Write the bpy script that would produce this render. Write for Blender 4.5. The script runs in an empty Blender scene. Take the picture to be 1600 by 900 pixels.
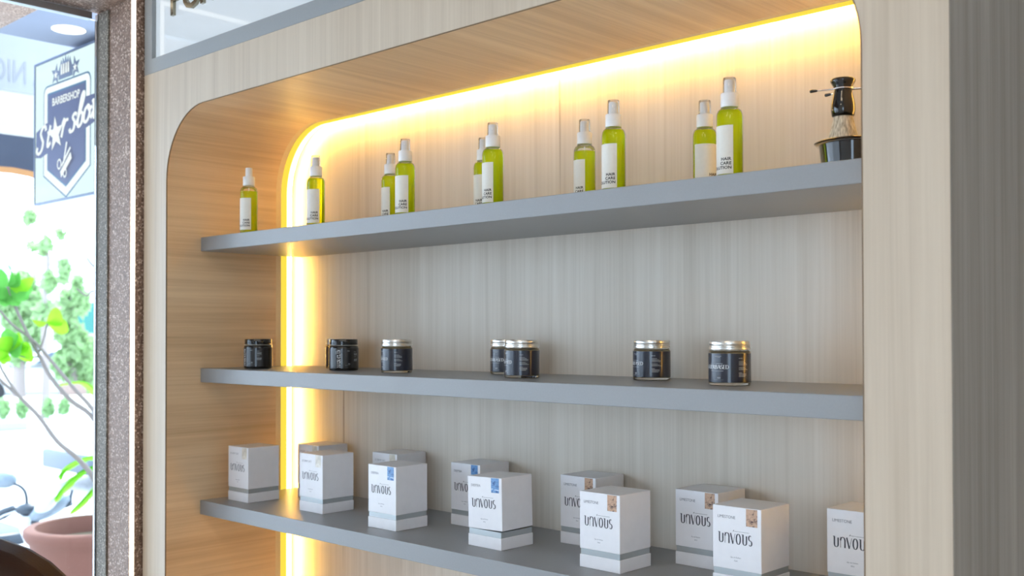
import bpy, bmesh, math, random
from mathutils import Vector, Matrix
random.seed(7)
PI = math.pi
scene = bpy.context.scene
col = scene.collection

# ------------------------------------------------------------------ camera
S = 1.15
YAW, PIT, ROLL = math.radians(43.3179), math.radians(0.8753), math.radians(-0.0884)
fw = Vector((-math.sin(YAW)*math.cos(PIT), math.cos(YAW)*math.cos(PIT), math.sin(PIT)))
rt = Vector((math.cos(YAW), math.sin(YAW), 0)); up = rt.cross(fw)
r2 = rt*math.cos(ROLL) + up*math.sin(ROLL); u2 = -rt*math.sin(ROLL) + up*math.cos(ROLL)
CAM = Vector((0, -S, 1.45))
cd = bpy.data.cameras.new('camera'); cam = bpy.data.objects.new('camera', cd); col.objects.link(cam)
m = Matrix.Identity(4)
for i in range(3):
    m[i][0], m[i][1], m[i][2], m[i][3] = r2[i], u2[i], -fw[i], CAM[i]
cam.matrix_world = m
cd.sensor_width = 36.0; cd.lens = 1650.29*36/1600; cd.shift_y = 45/1600
cd.clip_start = 0.02; cd.clip_end = 300
cd.dof.use_dof = True; cd.dof.focus_distance = 1.75; cd.dof.aperture_fstop = 6.3
scene.camera = cam

# ------------------------------------------------------------------ world, sun, exposure
SKY = 6.6
w = bpy.data.worlds.new('world'); scene.world = w; w.use_nodes = True
w.node_tree.nodes['Background'].inputs[0].default_value = (0.66, 0.80, 1.0, 1)
w.node_tree.nodes['Background'].inputs[1].default_value = SKY
sd = bpy.data.lights.new('sun', 'SUN'); sd.energy = 5.0; sd.angle = 0.03; sd.color = (1, .95, .86)
sun = bpy.data.objects.new('sun', sd); col.objects.link(sun)
sun.rotation_euler = Vector((-.45, .35, 1.0)).to_track_quat('Z', 'Y').to_euler()
sun.location = (-10, 8, 20)
LED = (1.0, .55, .11); LED_STRENGTH = 175.0          # warm cove strip inside the cabinet
CEIL = (1.0, .80, .58); CEIL_STRENGTH = 8.0         # unseen ceiling panels added to brighten the room
vs = scene.view_settings
vs.view_transform = 'Standard'; vs.look = 'None'; vs.gamma = 1.0; vs.use_curve_mapping = False
vs.exposure = 0.0

# ------------------------------------------------------------------ measures (metres)
XF, XL, XR, XO = -2.2138, -2.1147, -0.5348, -0.4354
YS, YB, YP = .083, .2807, .351
ZT, ZBOT, ZS = 1.9299, .55, 2.0261
SH = [(1.6638, 1.6329), (1.3727, 1.3417), (1.0807, 1.0493)]
RAD = .15

# ------------------------------------------------------------------ helpers
class MB:
    def __init__(self): self.v = []; self.f = []
    def add(self, vs, fs):
        o = len(self.v); self.v += [tuple(p) for p in vs]; self.f += [tuple(i+o for i in f) for f in fs]; return self
    def box(self, x0, x1, y0, y1, z0, z1):
        vs = [(x, y, z) for z in (z0, z1) for y in (y0, y1) for x in (x0, x1)]
        return self.add(vs, [(0,2,3,1),(4,5,7,6),(0,1,5,4),(2,6,7,3),(0,4,6,2),(1,3,7,5)])
    def bbox(self, x0, x1, y0, y1, z0, z1, b=.002):
        bm = bmesh.new()
        bmesh.ops.create_cube(bm, size=1)
        for q in bm.verts:
            q.co = Vector(((x0+x1)/2+q.co.x*(x1-x0), (y0+y1)/2+q.co.y*(y1-y0), (z0+z1)/2+q.co.z*(z1-z0)))
        bmesh.ops.bevel(bm, geom=list(bm.edges), offset=b, segments=2, affect='EDGES', profile=.5)
        return self.addbm(bm)
    def addbm(self, bm):
        bm.verts.ensure_lookup_table(); bm.verts.index_update()
        self.add([q.co[:] for q in bm.verts], [[q.index for q in f.verts] for f in bm.faces]); bm.free(); return self
    def lathe(self, prof, n=32, c=(0,0,0), axis='z'):
        vs = []; fs = []
        for r, z in prof:
            for k in range(n):
                a = 2*PI*k/n; p = (r*math.cos(a), r*math.sin(a), z)
                if axis == 'x': p = (p[2], p[0], p[1])
                if axis == 'y': p = (p[0], p[2], p[1])
                vs.append((p[0]+c[0], p[1]+c[1], p[2]+c[2]))
        for i in range(len(prof)-1):
            for k in range(n):
                k2 = (k+1) % n; fs.append((i*n+k, i*n+k2, (i+1)*n+k2, (i+1)*n+k))
        if prof[0][0] > 1e-6: fs.append(tuple(range(n-1, -1, -1)))
        if prof[-1][0] > 1e-6: fs.append(tuple((len(prof)-1)*n+k for k in range(n)))
        return self.add(vs, fs)
    def tube(self, pts, r, n=8):
        P = [Vector(p) for p in pts]; rs = r if isinstance(r, (list, tuple)) else [r]*len(P)
        vs = []; fs = []; ref = Vector((.31, .17, .93))
        for i, p in enumerate(P):
            d = (P[min(i+1, len(P)-1)]-P[max(i-1, 0)]).normalized()
            a = d.cross(ref)
            if a.length < .05: a = d.cross(Vector((1, 0, 0)))
            a.normalize(); b = d.cross(a)
            for k in range(n):
                t = 2*PI*k/n; vs.append(p+(a*math.cos(t)+b*math.sin(t))*rs[i])
        for i in range(len(P)-1):
            for k in range(n):
                k2 = (k+1) % n; fs.append((i*n+k, i*n+k2, (i+1)*n+k2, (i+1)*n+k))
        fs.append(tuple(range(n-1, -1, -1))); fs.append(tuple((len(P)-1)*n+k for k in range(n)))
        return self.add(vs, fs)
    def prism(self, poly, f0, f1):
        """poly: 2D points; f0/f1 map a 2D point to the two caps"""
        n = len(poly)
        self.add([f0(p) for p in poly]+[f1(p) for p in poly],
                 [tuple(range(n)), tuple(range(2*n-1, n-1, -1))]+[(i, i+n, (i+1) % n+n, (i+1) % n) for i in range(n)])
        return self
    def ellipsoid(self, c, r, nu=16, nv=10, M=None):
        vs = []; fs = []
        for j in range(nv+1):
            t = PI*j/nv
            for i in range(nu):
                a = 2*PI*i/nu; p = Vector((r[0]*math.sin(t)*math.cos(a), r[1]*math.sin(t)*math.sin(a), r[2]*math.cos(t)))
                if M: p = M @ p
                vs.append((p[0]+c[0], p[1]+c[1], p[2]+c[2]))
        for j in range(nv):
            for i in range(nu):
                i2 = (i+1) % nu; fs.append((j*nu+i, (j+1)*nu+i, (j+1)*nu+i2, j*nu+i2))
        return self.add(vs, fs)
    def loopsweep(self, outer, inner, y0, y1):
        """closed ring between two loops of (x,z), from y0 to y1"""
        n = len(outer)
        vs = [(x, y0, z) for x, z in inner]+[(x, y1, z) for x, z in inner]+[(x, y0, z) for x, z in outer]+[(x, y1, z) for x, z in outer]
        fs = []
        for i in range(n):
            j = (i+1) % n
            fs += [(i, j, n+j, n+i), (2*n+i, 3*n+i, 3*n+j, 2*n+j), (i, 2*n+i, 2*n+j, j), (n+i, n+j, 3*n+j, 3*n+i)]
        return self.add(vs, fs)
    def build(self, name, mat, parent=None, smooth=None, mods=None):
        me = bpy.data.meshes.new(name); me.from_pydata(self.v, [], self.f)
        bm = bmesh.new(); bm.from_mesh(me); bmesh.ops.recalc_face_normals(bm, faces=bm.faces); bm.to_mesh(me); bm.free()
        me.materials.append(M[mat] if isinstance(mat, str) else mat)
        if smooth:
            for p in me.polygons: p.use_smooth = True
            try: me.set_sharp_from_angle(angle=math.radians(smooth))
            except Exception: pass
        o = bpy.data.objects.new(name, me); col.objects.link(o)
        if parent: o.parent = parent
        return o

def tag(o, label, cat, group=None, kind=None):
    if label: o['label'] = label
    if cat: o['category'] = cat
    if group: o['group'] = group
    if kind: o['kind'] = kind
    return o
def thing(name, label, cat, loc=(0,0,0), rz=0, group=None, kind=None):
    o = bpy.data.objects.new(name, None); col.objects.link(o); o.location = loc; o.rotation_euler = (0, 0, rz)
    o.empty_display_size = .05
    return tag(o, label, cat, group, kind)
def copy_tree(o, parent=None):
    c = o.copy(); col.objects.link(c)
    if parent: c.parent = parent
    for ch in list(o.children): copy_tree(ch, c)
    return c
def struct(o): o['kind'] = 'structure'; return o
def rrect(x0, x1, z0, z1, r, n=14):
    pts = []
    for cx, cz, a0 in ((x1-r, z1-r, 0), (x0+r, z1-r, 90), (x0+r, z0+r, 180), (x1-r, z0+r, 270)):
        for k in range(n+1):
            a = math.radians(a0+90*k/n); pts.append((cx+r*math.cos(a), cz+r*math.sin(a)))
    return pts

# ------------------------------------------------------------------ materials
M = {}
def newmat(name):
    mt = bpy.data.materials.new(name); mt.use_nodes = True; nt = mt.node_tree
    b = nt.nodes['Principled BSDF']; M[name] = mt
    return mt, nt, b
def plain(name, c, rough=.5, metal=0, spec=.5, coat=0, em=None, es=0, bump=0, bscale=200, trans=0, ior=1.45, sub=0):
    mt, nt, b = newmat(name)
    b.inputs['Base Color'].default_value = (*c, 1); b.inputs['Roughness'].default_value = rough
    b.inputs['Metallic'].default_value = metal; b.inputs['Specular IOR Level'].default_value = spec
    b.inputs['Coat Weight'].default_value = coat; b.inputs['Coat Roughness'].default_value = .05
    b.inputs['Transmission Weight'].default_value = trans; b.inputs['IOR'].default_value = ior
    if em: b.inputs['Emission Color'].default_value = (*em, 1); b.inputs['Emission Strength'].default_value = es
    # subtle procedural variation of tone
    tc = nt.nodes.new('ShaderNodeTexCoord'); no = nt.nodes.new('ShaderNodeTexNoise'); no.inputs['Scale'].default_value = bscale
    nt.links.new(tc.outputs['Object'], no.inputs['Vector'])
    if not trans and not metal:
        mx = nt.nodes.new('ShaderNodeMixRGB'); mx.blend_type = 'MULTIPLY'; mx.inputs[0].default_value = .08
        mx.inputs[1].default_value = (*c, 1); nt.links.new(no.outputs['Fac'], mx.inputs[2]); nt.links.new(mx.outputs[0], b.inputs['Base Color'])
    if bump:
        bp = nt.nodes.new('ShaderNodeBump'); bp.inputs['Strength'].default_value = bump; bp.inputs['Distance'].default_value = .002
        nt.links.new(no.outputs['Fac'], bp.inputs['Height']); nt.links.new(bp.outputs[0], b.inputs['Normal'])
    return mt
def emit(name, c, s):
    mt, nt, b = newmat(name); nt.nodes.remove(b)
    e = nt.nodes.new('ShaderNodeEmission'); e.inputs[0].default_value = (*c, 1); e.inputs[1].default_value = s
    nt.links.new(e.outputs[0], nt.nodes['Material Output'].inputs[0]); return mt
def ramp(nt, stops):
    r = nt.nodes.new('ShaderNodeValToRGB'); el = r.color_ramp.elements
    while len(el) < len(stops): el.new(.5)
    for e, (p, c) in zip(el, stops): e.position = p; e.color = (*c, 1) if len(c) == 3 else c
    return r
def wood(name, grain, light, dark, crack, off=(0,0,0), rough=.42):
    mt, nt, b = newmat(name); L = nt.links.new
    tc = nt.nodes.new('ShaderNodeTexCoord')
    def mapped(hi, lo, o):
        mp = nt.nodes.new('ShaderNodeMapping'); s = [hi, hi, hi]; s[grain] = lo
        mp.inputs['Scale'].default_value = s; mp.inputs['Location'].default_value = o; L(tc.outputs['Object'], mp.inputs['Vector']); return mp
    def noise(mp, det, dist=0, rg=.5):
        n = nt.nodes.new('ShaderNodeTexNoise'); n.inputs['Scale'].default_value = 1; n.inputs['Detail'].default_value = det
        n.inputs['Distortion'].default_value = dist; n.inputs['Roughness'].default_value = rg; L(mp.outputs[0], n.inputs['Vector']); return n
    fine = noise(mapped(230, 3.0, off), 3)
    mid = noise(mapped(42, 1.1, (off[0]+3, off[1], off[2])), 5, .35, .6)
    big = noise(mapped(9, .45, (off[0], off[1]+5, off[2])), 3, .8)
    a = nt.nodes.new('ShaderNodeMath'); a.operation = 'MULTIPLY_ADD'; L(fine.outputs['Fac'], a.inputs[0]); a.inputs[1].default_value = .40; a.inputs[2].default_value = -.20
    c = nt.nodes.new('ShaderNodeMath'); c.operation = 'MULTIPLY_ADD'; L(mid.outputs['Fac'], c.inputs[0]); c.inputs[1].default_value = .75; L(a.outputs[0], c.inputs[2])
    d = nt.nodes.new('ShaderNodeMath'); d.operation = 'MULTIPLY_ADD'; L(big.outputs['Fac'], d.inputs[0]); d.inputs[1].default_value = .55; L(c.outputs[0], d.inputs[2])
    r = ramp(nt, [(.38, dark), (.66, tuple((x+y)/2*1.03 for x, y in zip(light, dark))), (.92, light)]); L(d.outputs[0], r.inputs[0])
    ck = noise(mapped(26, .8, (off[0]+11, off[1], off[2]+7)), 2, .6)
    kr = ramp(nt, [(.685, (0,0,0)), (.73, (1,1,1))]); L(ck.outputs['Fac'], kr.inputs[0])
    ck2 = noise(mapped(150, 1.6, (off[0]+2, off[1]+9, off[2])), 1)
    kr2 = ramp(nt, [(.5, (0,0,0)), (.68, (1,1,1))]); L(ck2.outputs['Fac'], kr2.inputs[0])
    km = nt.nodes.new('ShaderNodeMath'); km.operation = 'MULTIPLY'; L(kr.outputs[0], km.inputs[0]); L(kr2.outputs[0], km.inputs[1])
    km2 = nt.nodes.new('ShaderNodeMath'); km2.operation = 'MULTIPLY'; L(km.outputs[0], km2.inputs[0]); km2.inputs[1].default_value = .75
    mx = nt.nodes.new('ShaderNodeMixRGB'); L(km2.outputs[0], mx.inputs[0]); L(r.outputs[0], mx.inputs[1]); mx.inputs[2].default_value = (*crack, 1)
    L(mx.outputs[0], b.inputs['Base Color']); b.inputs['Roughness'].default_value = rough; b.inputs['Specular IOR Level'].default_value = .35
    bp = nt.nodes.new('ShaderNodeBump'); bp.inputs['Strength'].default_value = .08; bp.inputs['Distance'].default_value = .001
    L(d.outputs[0], bp.inputs['Height']); L(bp.outputs[0], b.inputs['Normal'])
    return mt
def speckle(name, c0, c1, c2, scale, rough=.5, bump=.4):
    mt, nt, b = newmat(name); L = nt.links.new
    tc = nt.nodes.new('ShaderNodeTexCoord'); v = nt.nodes.new('ShaderNodeTexVoronoi'); v.inputs['Scale'].default_value = scale
    L(tc.outputs['Object'], v.inputs['Vector'])
    n = nt.nodes.new('ShaderNodeTexNoise'); n.inputs['Scale'].default_value = scale*.7; n.inputs['Detail'].default_value = 3; L(tc.outputs['Object'], n.inputs['Vector'])
    sp = nt.nodes.new('ShaderNodeSeparateColor'); L(v.outputs['Color'], sp.inputs[0])
    r = ramp(nt, [(0, c0), (.5, c1), (.80, c1), (.93, c2)]); L(sp.outputs[0], r.inputs[0])
    mx = nt.nodes.new('ShaderNodeMixRGB'); mx.blend_type = 'OVERLAY'; mx.inputs[0].default_value = .5; L(r.outputs[0], mx.inputs[1]); L(n.outputs['Fac'], mx.inputs[2])
    L(mx.outputs[0], b.inputs['Base Color']); b.inputs['Roughness'].default_value = rough
    bp = nt.nodes.new('ShaderNodeBump'); bp.inputs['Strength'].default_value = bump; bp.inputs['Distance'].default_value = .002
    L(n.outputs['Fac'], bp.inputs['Height']); L(bp.outputs[0], b.inputs['Normal'])
    return mt
def thin_glass(name, tint=(1,1,1), gl=1.0):
    mt, nt, b = newmat(name); nt.nodes.remove(b); L = nt.links.new
    t = nt.nodes.new('ShaderNodeBsdfTransparent'); t.inputs[0].default_value = (*tint, 1)
    g = nt.nodes.new('ShaderNodeBsdfGlossy'); g.inputs['Roughness'].default_value = .02
    fr = nt.nodes.new('ShaderNodeFresnel'); fr.inputs[0].default_value = 1.45
    mu = nt.nodes.new('ShaderNodeMath'); mu.operation = 'MULTIPLY'; L(fr.outputs[0], mu.inputs[0]); mu.inputs[1].default_value = gl
    mx = nt.nodes.new('ShaderNodeMixShader'); L(mu.outputs[0], mx.inputs[0]); L(t.outputs[0], mx.inputs[1]); L(g.outputs[0], mx.inputs[2])
    L(mx.outputs[0], nt.nodes['Material Output'].inputs[0]); return mt
def leafmat(name, c, tr=.5):
    mt, nt, b = newmat(name); nt.nodes.remove(b); L = nt.links.new
    tc = nt.nodes.new('ShaderNodeTexCoord'); n = nt.nodes.new('ShaderNodeTexNoise'); n.inputs['Scale'].default_value = 6; L(tc.outputs['Object'], n.inputs['Vector'])
    r = ramp(nt, [(.3, tuple(x*.75 for x in c)), (.7, tuple(min(1, x*1.2) for x in c))]); L(n.outputs['Fac'], r.inputs[0])
    d = nt.nodes.new('ShaderNodeBsdfDiffuse'); t = nt.nodes.new('ShaderNodeBsdfTranslucent'); L(r.outputs[0], d.inputs[0]); L(r.outputs[0], t.inputs[0])
    mx = nt.nodes.new('ShaderNodeMixShader'); mx.inputs[0].default_value = tr; L(d.outputs[0], mx.inputs[1]); L(t.outputs[0], mx.inputs[2])
    L(mx.outputs[0], nt.nodes['Material Output'].inputs[0]); return mt

WL, WD, WC = (.66, .59, .495), (.53, .455, .36), (.24, .17, .11)
wood('wood_front', 2, (.645, .545, .425), (.48, .385, .285), WC)  # same laminate as the back, toned darker and warmer to mimic its lighting
wood('wood_back', 2, (.72, .65, .56), (.55, .475, .385), WC, (4, 0, 1.3))  # same laminate, lightened to stand in for light missing inside the niche
wood('wood_liner', 1, (.86, .645, .405), (.58, .385, .215), (.24, .14, .065), (0, 0, 0))  # orange of the strip's glow put into the lining's own colour
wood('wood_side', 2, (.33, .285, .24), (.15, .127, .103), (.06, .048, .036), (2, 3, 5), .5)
plain('edge_band', (.22, .145, .085), .5)
plain('shelf_grey', (.30, .305, .31), .38, bscale=300)
plain('frame_grey', (.33, .345, .35), .4)
plain('lip', (.80, .66, .44), .5)
emit('led_glow', (1.0, .74, .075), 1.05)
emit('led_tape', LED, LED_STRENGTH); emit('led_carrier', (1.0, .62, .20), 6.5)
emit('led_line', (1.0, .95, .84), 2.2)
speckle('stone', (.15, .085, .056), (.275, .172, .122), (.62, .46, .36), 300, .55)
speckle('stone_dark', (.11, .09, .065), (.19, .16, .125), (.42, .37, .30), 330, .6)
plain('plaster', (.80, .79, .77), .8); plain('ceiling_white', (.80, .79, .77), .9)
speckle('floor_tile', (.56, .55, .54), (.62, .61, .60), (.68, .67, .66), 60, .35, .05)
thin_glass('window_glass', (.95, .98, .98), .45)
plain('steel', (.42, .44, .46), .3, 1); plain('black_metal', (.02, .022, .025), .35)
emit('added_ceiling_lamp', CEIL, CEIL_STRENGTH)
plain('added_lamp_frame', (.75, .75, .75), .5)
# products
plain('white_plastic', (.86, .85, .84), .3); plain('paper_cream', (.80, .78, .71), .55); plain('ink', (.012, .012, .014), .6)
thin_glass('clear_plastic', (.985, .985, .98), .8)
def liquid(name, c):
    mt, nt, b = newmat(name); L = nt.links.new
    b.inputs['Base Color'].default_value = (*c, 1); b.inputs['Transmission Weight'].default_value = 1; b.inputs['IOR'].default_value = 1.13; b.inputs['Roughness'].default_value = .03
    t = nt.nodes.new('ShaderNodeBsdfTranslucent'); t.inputs[0].default_value = (*c, 1); d = nt.nodes.new('ShaderNodeBsdfDiffuse'); d.inputs[0].default_value = (*c, 1)
    m1 = nt.nodes.new('ShaderNodeMixShader'); m1.inputs[0].default_value = .4; L(t.outputs[0], m1.inputs[1]); L(d.outputs[0], m1.inputs[2])
    m2 = nt.nodes.new('ShaderNodeMixShader'); m2.inputs[0].default_value = .38; L(b.outputs[0], m2.inputs[1]); L(m1.outputs[0], m2.inputs[2])
    L(m2.outputs[0], nt.nodes['Material Output'].inputs[0])
liquid('lime_liquid', (.84, 1.0, .010))
plain('jar_glass', (.98, .97, .93), .02, trans=1, ior=1.3)
plain('jar_gel', (.62, .50, .28), .35)
plain('jar_black', (.006, .006, .007), .08, coat=.5); plain('label_black', (.009, .009, .011), .3, coat=.5)
plain('label_navy', (.010, .015, .034), .3, coat=.55); plain('silver_lid', (.78, .76, .72), .28, 1)
plain('print_white', (.90, .92, .94), .6); plain('print_grey', (.36, .38, .41), .6)
plain('box_white', (.86, .85, .87), .42, coat=.15, bump=.05, bscale=60); plain('band_silver', (.42, .45, .46), .32, .35, bump=.15, bscale=80)
plain('logo_ink', (.035, .035, .05), .5); plain('caption_ink', (.15, .15, .18), .6); plain('pale_ink', (.30, .30, .33), .6)
def swatch(name, c0, c1, c2, sc):
    mt, nt, b = newmat(name); L = nt.links.new
    tc = nt.nodes.new('ShaderNodeTexCoord'); mp = nt.nodes.new('ShaderNodeMapping'); mp.inputs['Scale'].default_value = sc; L(tc.outputs['Object'], mp.inputs[0])
    n = nt.nodes.new('ShaderNodeTexNoise'); n.inputs['Scale'].default_value = 1; n.inputs['Detail'].default_value = 4; n.inputs['Distortion'].default_value = 1.2; L(mp.outputs[0], n.inputs['Vector'])
    r = ramp(nt, [(.36, c0), (.47, c1), (.60, c1), (.68, c2)]); L(n.outputs['Fac'], r.inputs[0]); L(r.outputs[0], b.inputs['Base Color']); b.inputs['Roughness'].default_value = .3
swatch('swatch_stone', (.08, .04, .035), (.55, .34, .22), (.66, .46, .33), (140, 140, 140))
swatch('swatch_sea', (.03, .10, .30), (.13, .30, .58), (.60, .72, .85), (90, 90, 260))
swatch('swatch_mist', (.60, .55, .47), (.70, .64, .54), (.80, .75, .68), (60, 60, 60))
plain('gloss_black', (.006, .006, .007), .06, coat=.6); plain('chrome', (.85, .85, .85), .08, 1)
def bristle():
    mt, nt, b = newmat('bristle'); L = nt.links.new
    tc = nt.nodes.new('ShaderNodeTexCoord'); mp = nt.nodes.new('ShaderNodeMapping'); mp.inputs['Scale'].default_value = (420, 420, 18); L(tc.outputs['Object'], mp.inputs[0])
    n = nt.nodes.new('ShaderNodeTexNoise'); n.inputs['Scale'].default_value = 1; n.inputs['Detail'].default_value = 2; L(mp.outputs[0], n.inputs['Vector'])
    r = ramp(nt, [(.3, (.30, .24, .16)), (.7, (.82, .74, .58))]); L(n.outputs['Fac'], r.inputs[0]); L(r.outputs[0], b.inputs['Base Color']); b.inputs['Roughness'].default_value = .7
bristle()
def sign_face(name, c, em, es):
    mt, nt, b = newmat(name); b.inputs['Base Color'].default_value = (*c, 1); b.inputs['Roughness'].default_value = .06
    b.inputs['Emission Color'].default_value = (*em, 1); b.inputs['Emission Strength'].default_value = es; return mt
sign_face('acrylic_white', (.25, .26, .28), (.80, .92, 1.0), .55)
plain('letter_metal', (.30, .27, .20), .22, 1)
emit('shop_face', (.84, 1.0, 1.0), 1.1); emit('shop_white', (.97, 1.0, 1.0), 1.15)
plain('shop_dark', (.045, .055, .11), .5, em=(.20, .23, .42), es=.22); plain('shop_teal', (.03, .08, .14), .5, em=(.10, .28, .42), es=.25)
plain('shop_frame', (.10, .13, .20), .4); plain('shop_under', (.62, .64, .72), .5)
# exterior
speckle('asphalt', (.50, .50, .52), (.56, .56, .57), (.62, .62, .62), 30, .9, .1)
speckle('paving', (.46, .45, .44), (.54, .53, .52), (.60, .60, .60), 40, .9, .1)
plain('soffit_blue', (.25, .28, .36), .8); plain('fascia_white', (.30, .30, .31), .7); plain('valance', (.44, .42, .385), .7)
plain('awning_dark', (.045, .055, .085), .8, bump=.3, bscale=30); plain('hem_orange', (.45, .22, .09), .8); plain('ghost_ink', (.245, .245, .255), .8)
emit('downlight', (1, .96, .88), 2.0)
plain('terracotta', (.165, .066, .046), .75, bscale=14, bump=.1); plain('soil', (.12, .09, .06), .95, bump=.8, bscale=60)
plain('bark', (.20, .17, .15), .9, bump=.5, bscale=80); plain('trunk_far', (.30, .25, .23), .9)
leafmat('leaf_bright', (.22, .52, .03), .55); leafmat('leaf_deep', (.10, .32, .06), .45); leafmat('palm_leaf', (.25, .58, .06), .5)
leafmat('tree_leaf', (.36, .52, .26), .5); leafmat('hedge_leaf', (.30, .48, .22), .4)
plain('car_white', (.82, .83, .84), .3, coat=.6); plain('car_glass', (.10, .13, .18), .1); plain('tyre', (.03, .03, .035), .8); plain('lamp_clear', (.55, .60, .66), .15)
plain('car_grille', (.10, .12, .15), .4)
plain('scooter_grey', (.20, .25, .31), .3, coat=.4); plain('scooter_dark', (.035, .05, .07), .4); plain('scooter_white', (.62, .68, .74), .3, coat=.4); plain('mirror_glass', (.6, .62, .64), .05, 1)
plain('kerb_blue', (.30, .33, .44), .8); plain('wall_cream', (.72, .66, .55), .9); plain('building_white', (.80, .80, .80), .9); plain('teal_pane', (.03, .18, .15), .3); plain('shutter_grey', (.45, .47, .52), .7); plain('brick_red', (.30, .22, .19), .9)
plain('leather_brown', (.030, .012, .0065), .55, spec=.25, bump=.15, bscale=260); plain('leather_pipe', (.06, .024, .013), .4)

# ------------------------------------------------------------------ room shell
Yj = -.03; XI = -2.22; XG = -2.373; ZH = 2.195
struct(MB().box(XI-.25, 4.6, -4.7, .45, -.12, 0).build('floor', 'floor_tile'))
ceil = struct(MB().box(XI-.25, 4.6, -4.7, .45, 3.0, 3.1).build('ceiling', 'ceiling_white'))
struct(MB().box(XI, 4.6, .375, .45, 0, 3.0).build('wall_back', 'plaster'))
struct(MB().box(4.5, 4.6, -4.6, .375, 0, 3.0).build('wall_right', 'plaster'))
wf_ = MB()
for a in ((XI, 1.1, 0, 3.0), (2.9, 4.5, 0, 3.0), (1.1, 2.9, 0, .35), (1.1, 2.9, 2.55, 3.0)): wf_.box(a[0], a[1], -4.7, -4.6, a[2], a[3])
struct(wf_.build('wall_front', 'plaster'))
w2 = thing('added_window', None, None, (2.0, -4.65, .35)); struct(w2)  # window out of view, added to send more daylight into the niche
MB().box(-0.86, 0.86, -.004, .004, .04, 2.16).build('pane', 'window_glass', w2)
for a in ((-0.9, -0.86, 0, 2.2), (0.86, 0.9, 0, 2.2), (-0.86, 0.86, 0, .04), (-0.86, 0.86, 2.16, 2.2)): MB().box(a[0], a[1], -.03, .03, a[2], a[3]).build('frame_bar', 'black_metal', w2)
struct(MB().box(XI-.162, XI, Yj, .45, 0, 3.0).build('wall_left', 'stone'))
struct(MB().box(XI-.162, XI, -4.7, -4.4, 0, 3.0).build('wall_left', 'stone'))
struct(MB().box(XI-.162, XI, -4.4, Yj, ZH, 3.0).build('wall_left', 'stone'))
struct(MB().bbox(XG+.004, XI-.10, Yj-.004, Yj+.01, 0, ZH-.004, .002).build('trim_1', 'stone_dark'))
win = thing('window_1', None, None, (XG, -2.2, 0)); struct(win)
MB().box(-.004, .004, -2.185, 2.1625, .02, ZH-.02).build('pane', 'window_glass', win)
fr = MB().bbox(-.010, .0035, 2.1648, 2.1740, 0, ZH-.005, .001); fr.build('frame_post', 'steel', win)
MB().bbox(-.012, .008, -2.2, -2.185, 0, ZH-.005, .001).build('frame_post', 'steel', win)
MB().bbox(-.012, .008, -2.185, 2.15, 0, .02, .001).build('frame_rail', 'steel', win)
MB().bbox(-.012, .008, -2.185, 2.15, ZH-.02, ZH-.004, .001).build('frame_rail', 'steel', win)
MB().box(-.007, .0030, 2.1630, 2.1646, .02, ZH-.02).build('gasket', 'black_metal', win)
lt = thing('led_light_line', 'thin white vertical light line on the stone wall beside the window', 'light line', (XI, Yj+.006, 0))
MB().bbox(.0003, .004, -.005, .005, .02, ZH+.012, .001).build('vertical_strip', 'led_line', lt)
lh = thing('led_light_line', 'white horizontal light line running above the window opening', 'light line', (XI, -2.2, ZH))
MB().bbox(.0003, .004, -2.15, 2.1695, .002, .012, .001).build('horizontal_strip', 'led_line', lh)
for x, y in ((-.3, -1.75), (1.4, -1.3), (-.3, -3.4), (1.4, -3.0), (3.2, -1.6)):  # panels out of view, put in to lift the room's brightness
    fr = MB().box(x-.31, x+.31, y-.31, y+.31, 2.985, 3.0).build('added_light_frame', 'added_lamp_frame', ceil)
    MB().box(x-.28, x+.28, y-.28, y+.28, 2.978, 2.9845).build('added_light_diffuser', 'added_ceiling_lamp', ceil)

# ------------------------------------------------------------------ display cabinet
cab = thing('display_cabinet', 'tall pale wood display cabinet with a rounded lit niche and three grey shelves', 'cabinet', (0, 0, 0))
hole = rrect(XL, XR, ZBOT, ZT, RAD)
def holed(outer, inner, y0, y1):
    bm = bmesh.new()
    for lp in (outer, inner):
        vv = [bm.verts.new((x, y0, z)) for x, z in lp]
        for i in range(len(vv)): bm.edges.new((vv[i], vv[(i+1) % len(vv)]))
    bmesh.ops.triangle_fill(bm, use_beauty=True, edges=list(bm.edges))
    r = bmesh.ops.extrude_face_region(bm, geom=list(bm.faces))
    for e in r['geom']:
        if isinstance(e, bmesh.types.BMVert): e.co.y = y1
    return MB().addbm(bm)
def off(d): return rrect(XL-d, XR+d, ZBOT-d, ZT+d, RAD+d)
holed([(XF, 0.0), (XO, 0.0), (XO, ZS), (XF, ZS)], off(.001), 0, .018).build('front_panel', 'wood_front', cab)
MB().loopsweep(off(.0009), off(-.0004), -.0004, .0022).build('edge_band', 'edge_band', cab)
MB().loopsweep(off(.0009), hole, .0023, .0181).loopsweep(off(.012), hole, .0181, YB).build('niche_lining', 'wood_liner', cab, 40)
MB().loopsweep(off(.014), off(.0012), YB+.0008, .2955).build('lining_lip', 'lip', cab, 40)
led = MB().loopsweep(off(.013), hole, .2957, .3110).build('led_strip', 'led_glow', cab, 40)
MB().loopsweep(off(.0128), off(.0060), .3112, .3275).build('led_carrier', 'led_carrier', led, 40)
MB().loopsweep(off(.0124), off(.0064), .3276, .3284).build('led_tape', 'led_tape', led, 40)
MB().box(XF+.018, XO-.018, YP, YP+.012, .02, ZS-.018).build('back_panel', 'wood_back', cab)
MB().box(XF, XF+.018, .0182, .374, 0, ZS).build('side_panel', 'wood_side', cab)
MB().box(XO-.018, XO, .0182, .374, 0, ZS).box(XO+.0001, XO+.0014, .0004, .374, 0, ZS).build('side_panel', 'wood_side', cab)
MB().box(XF+.0182, XO-.0182, .0182, .374, ZS-.018, ZS).build('top_panel', 'wood_side', cab)
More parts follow.
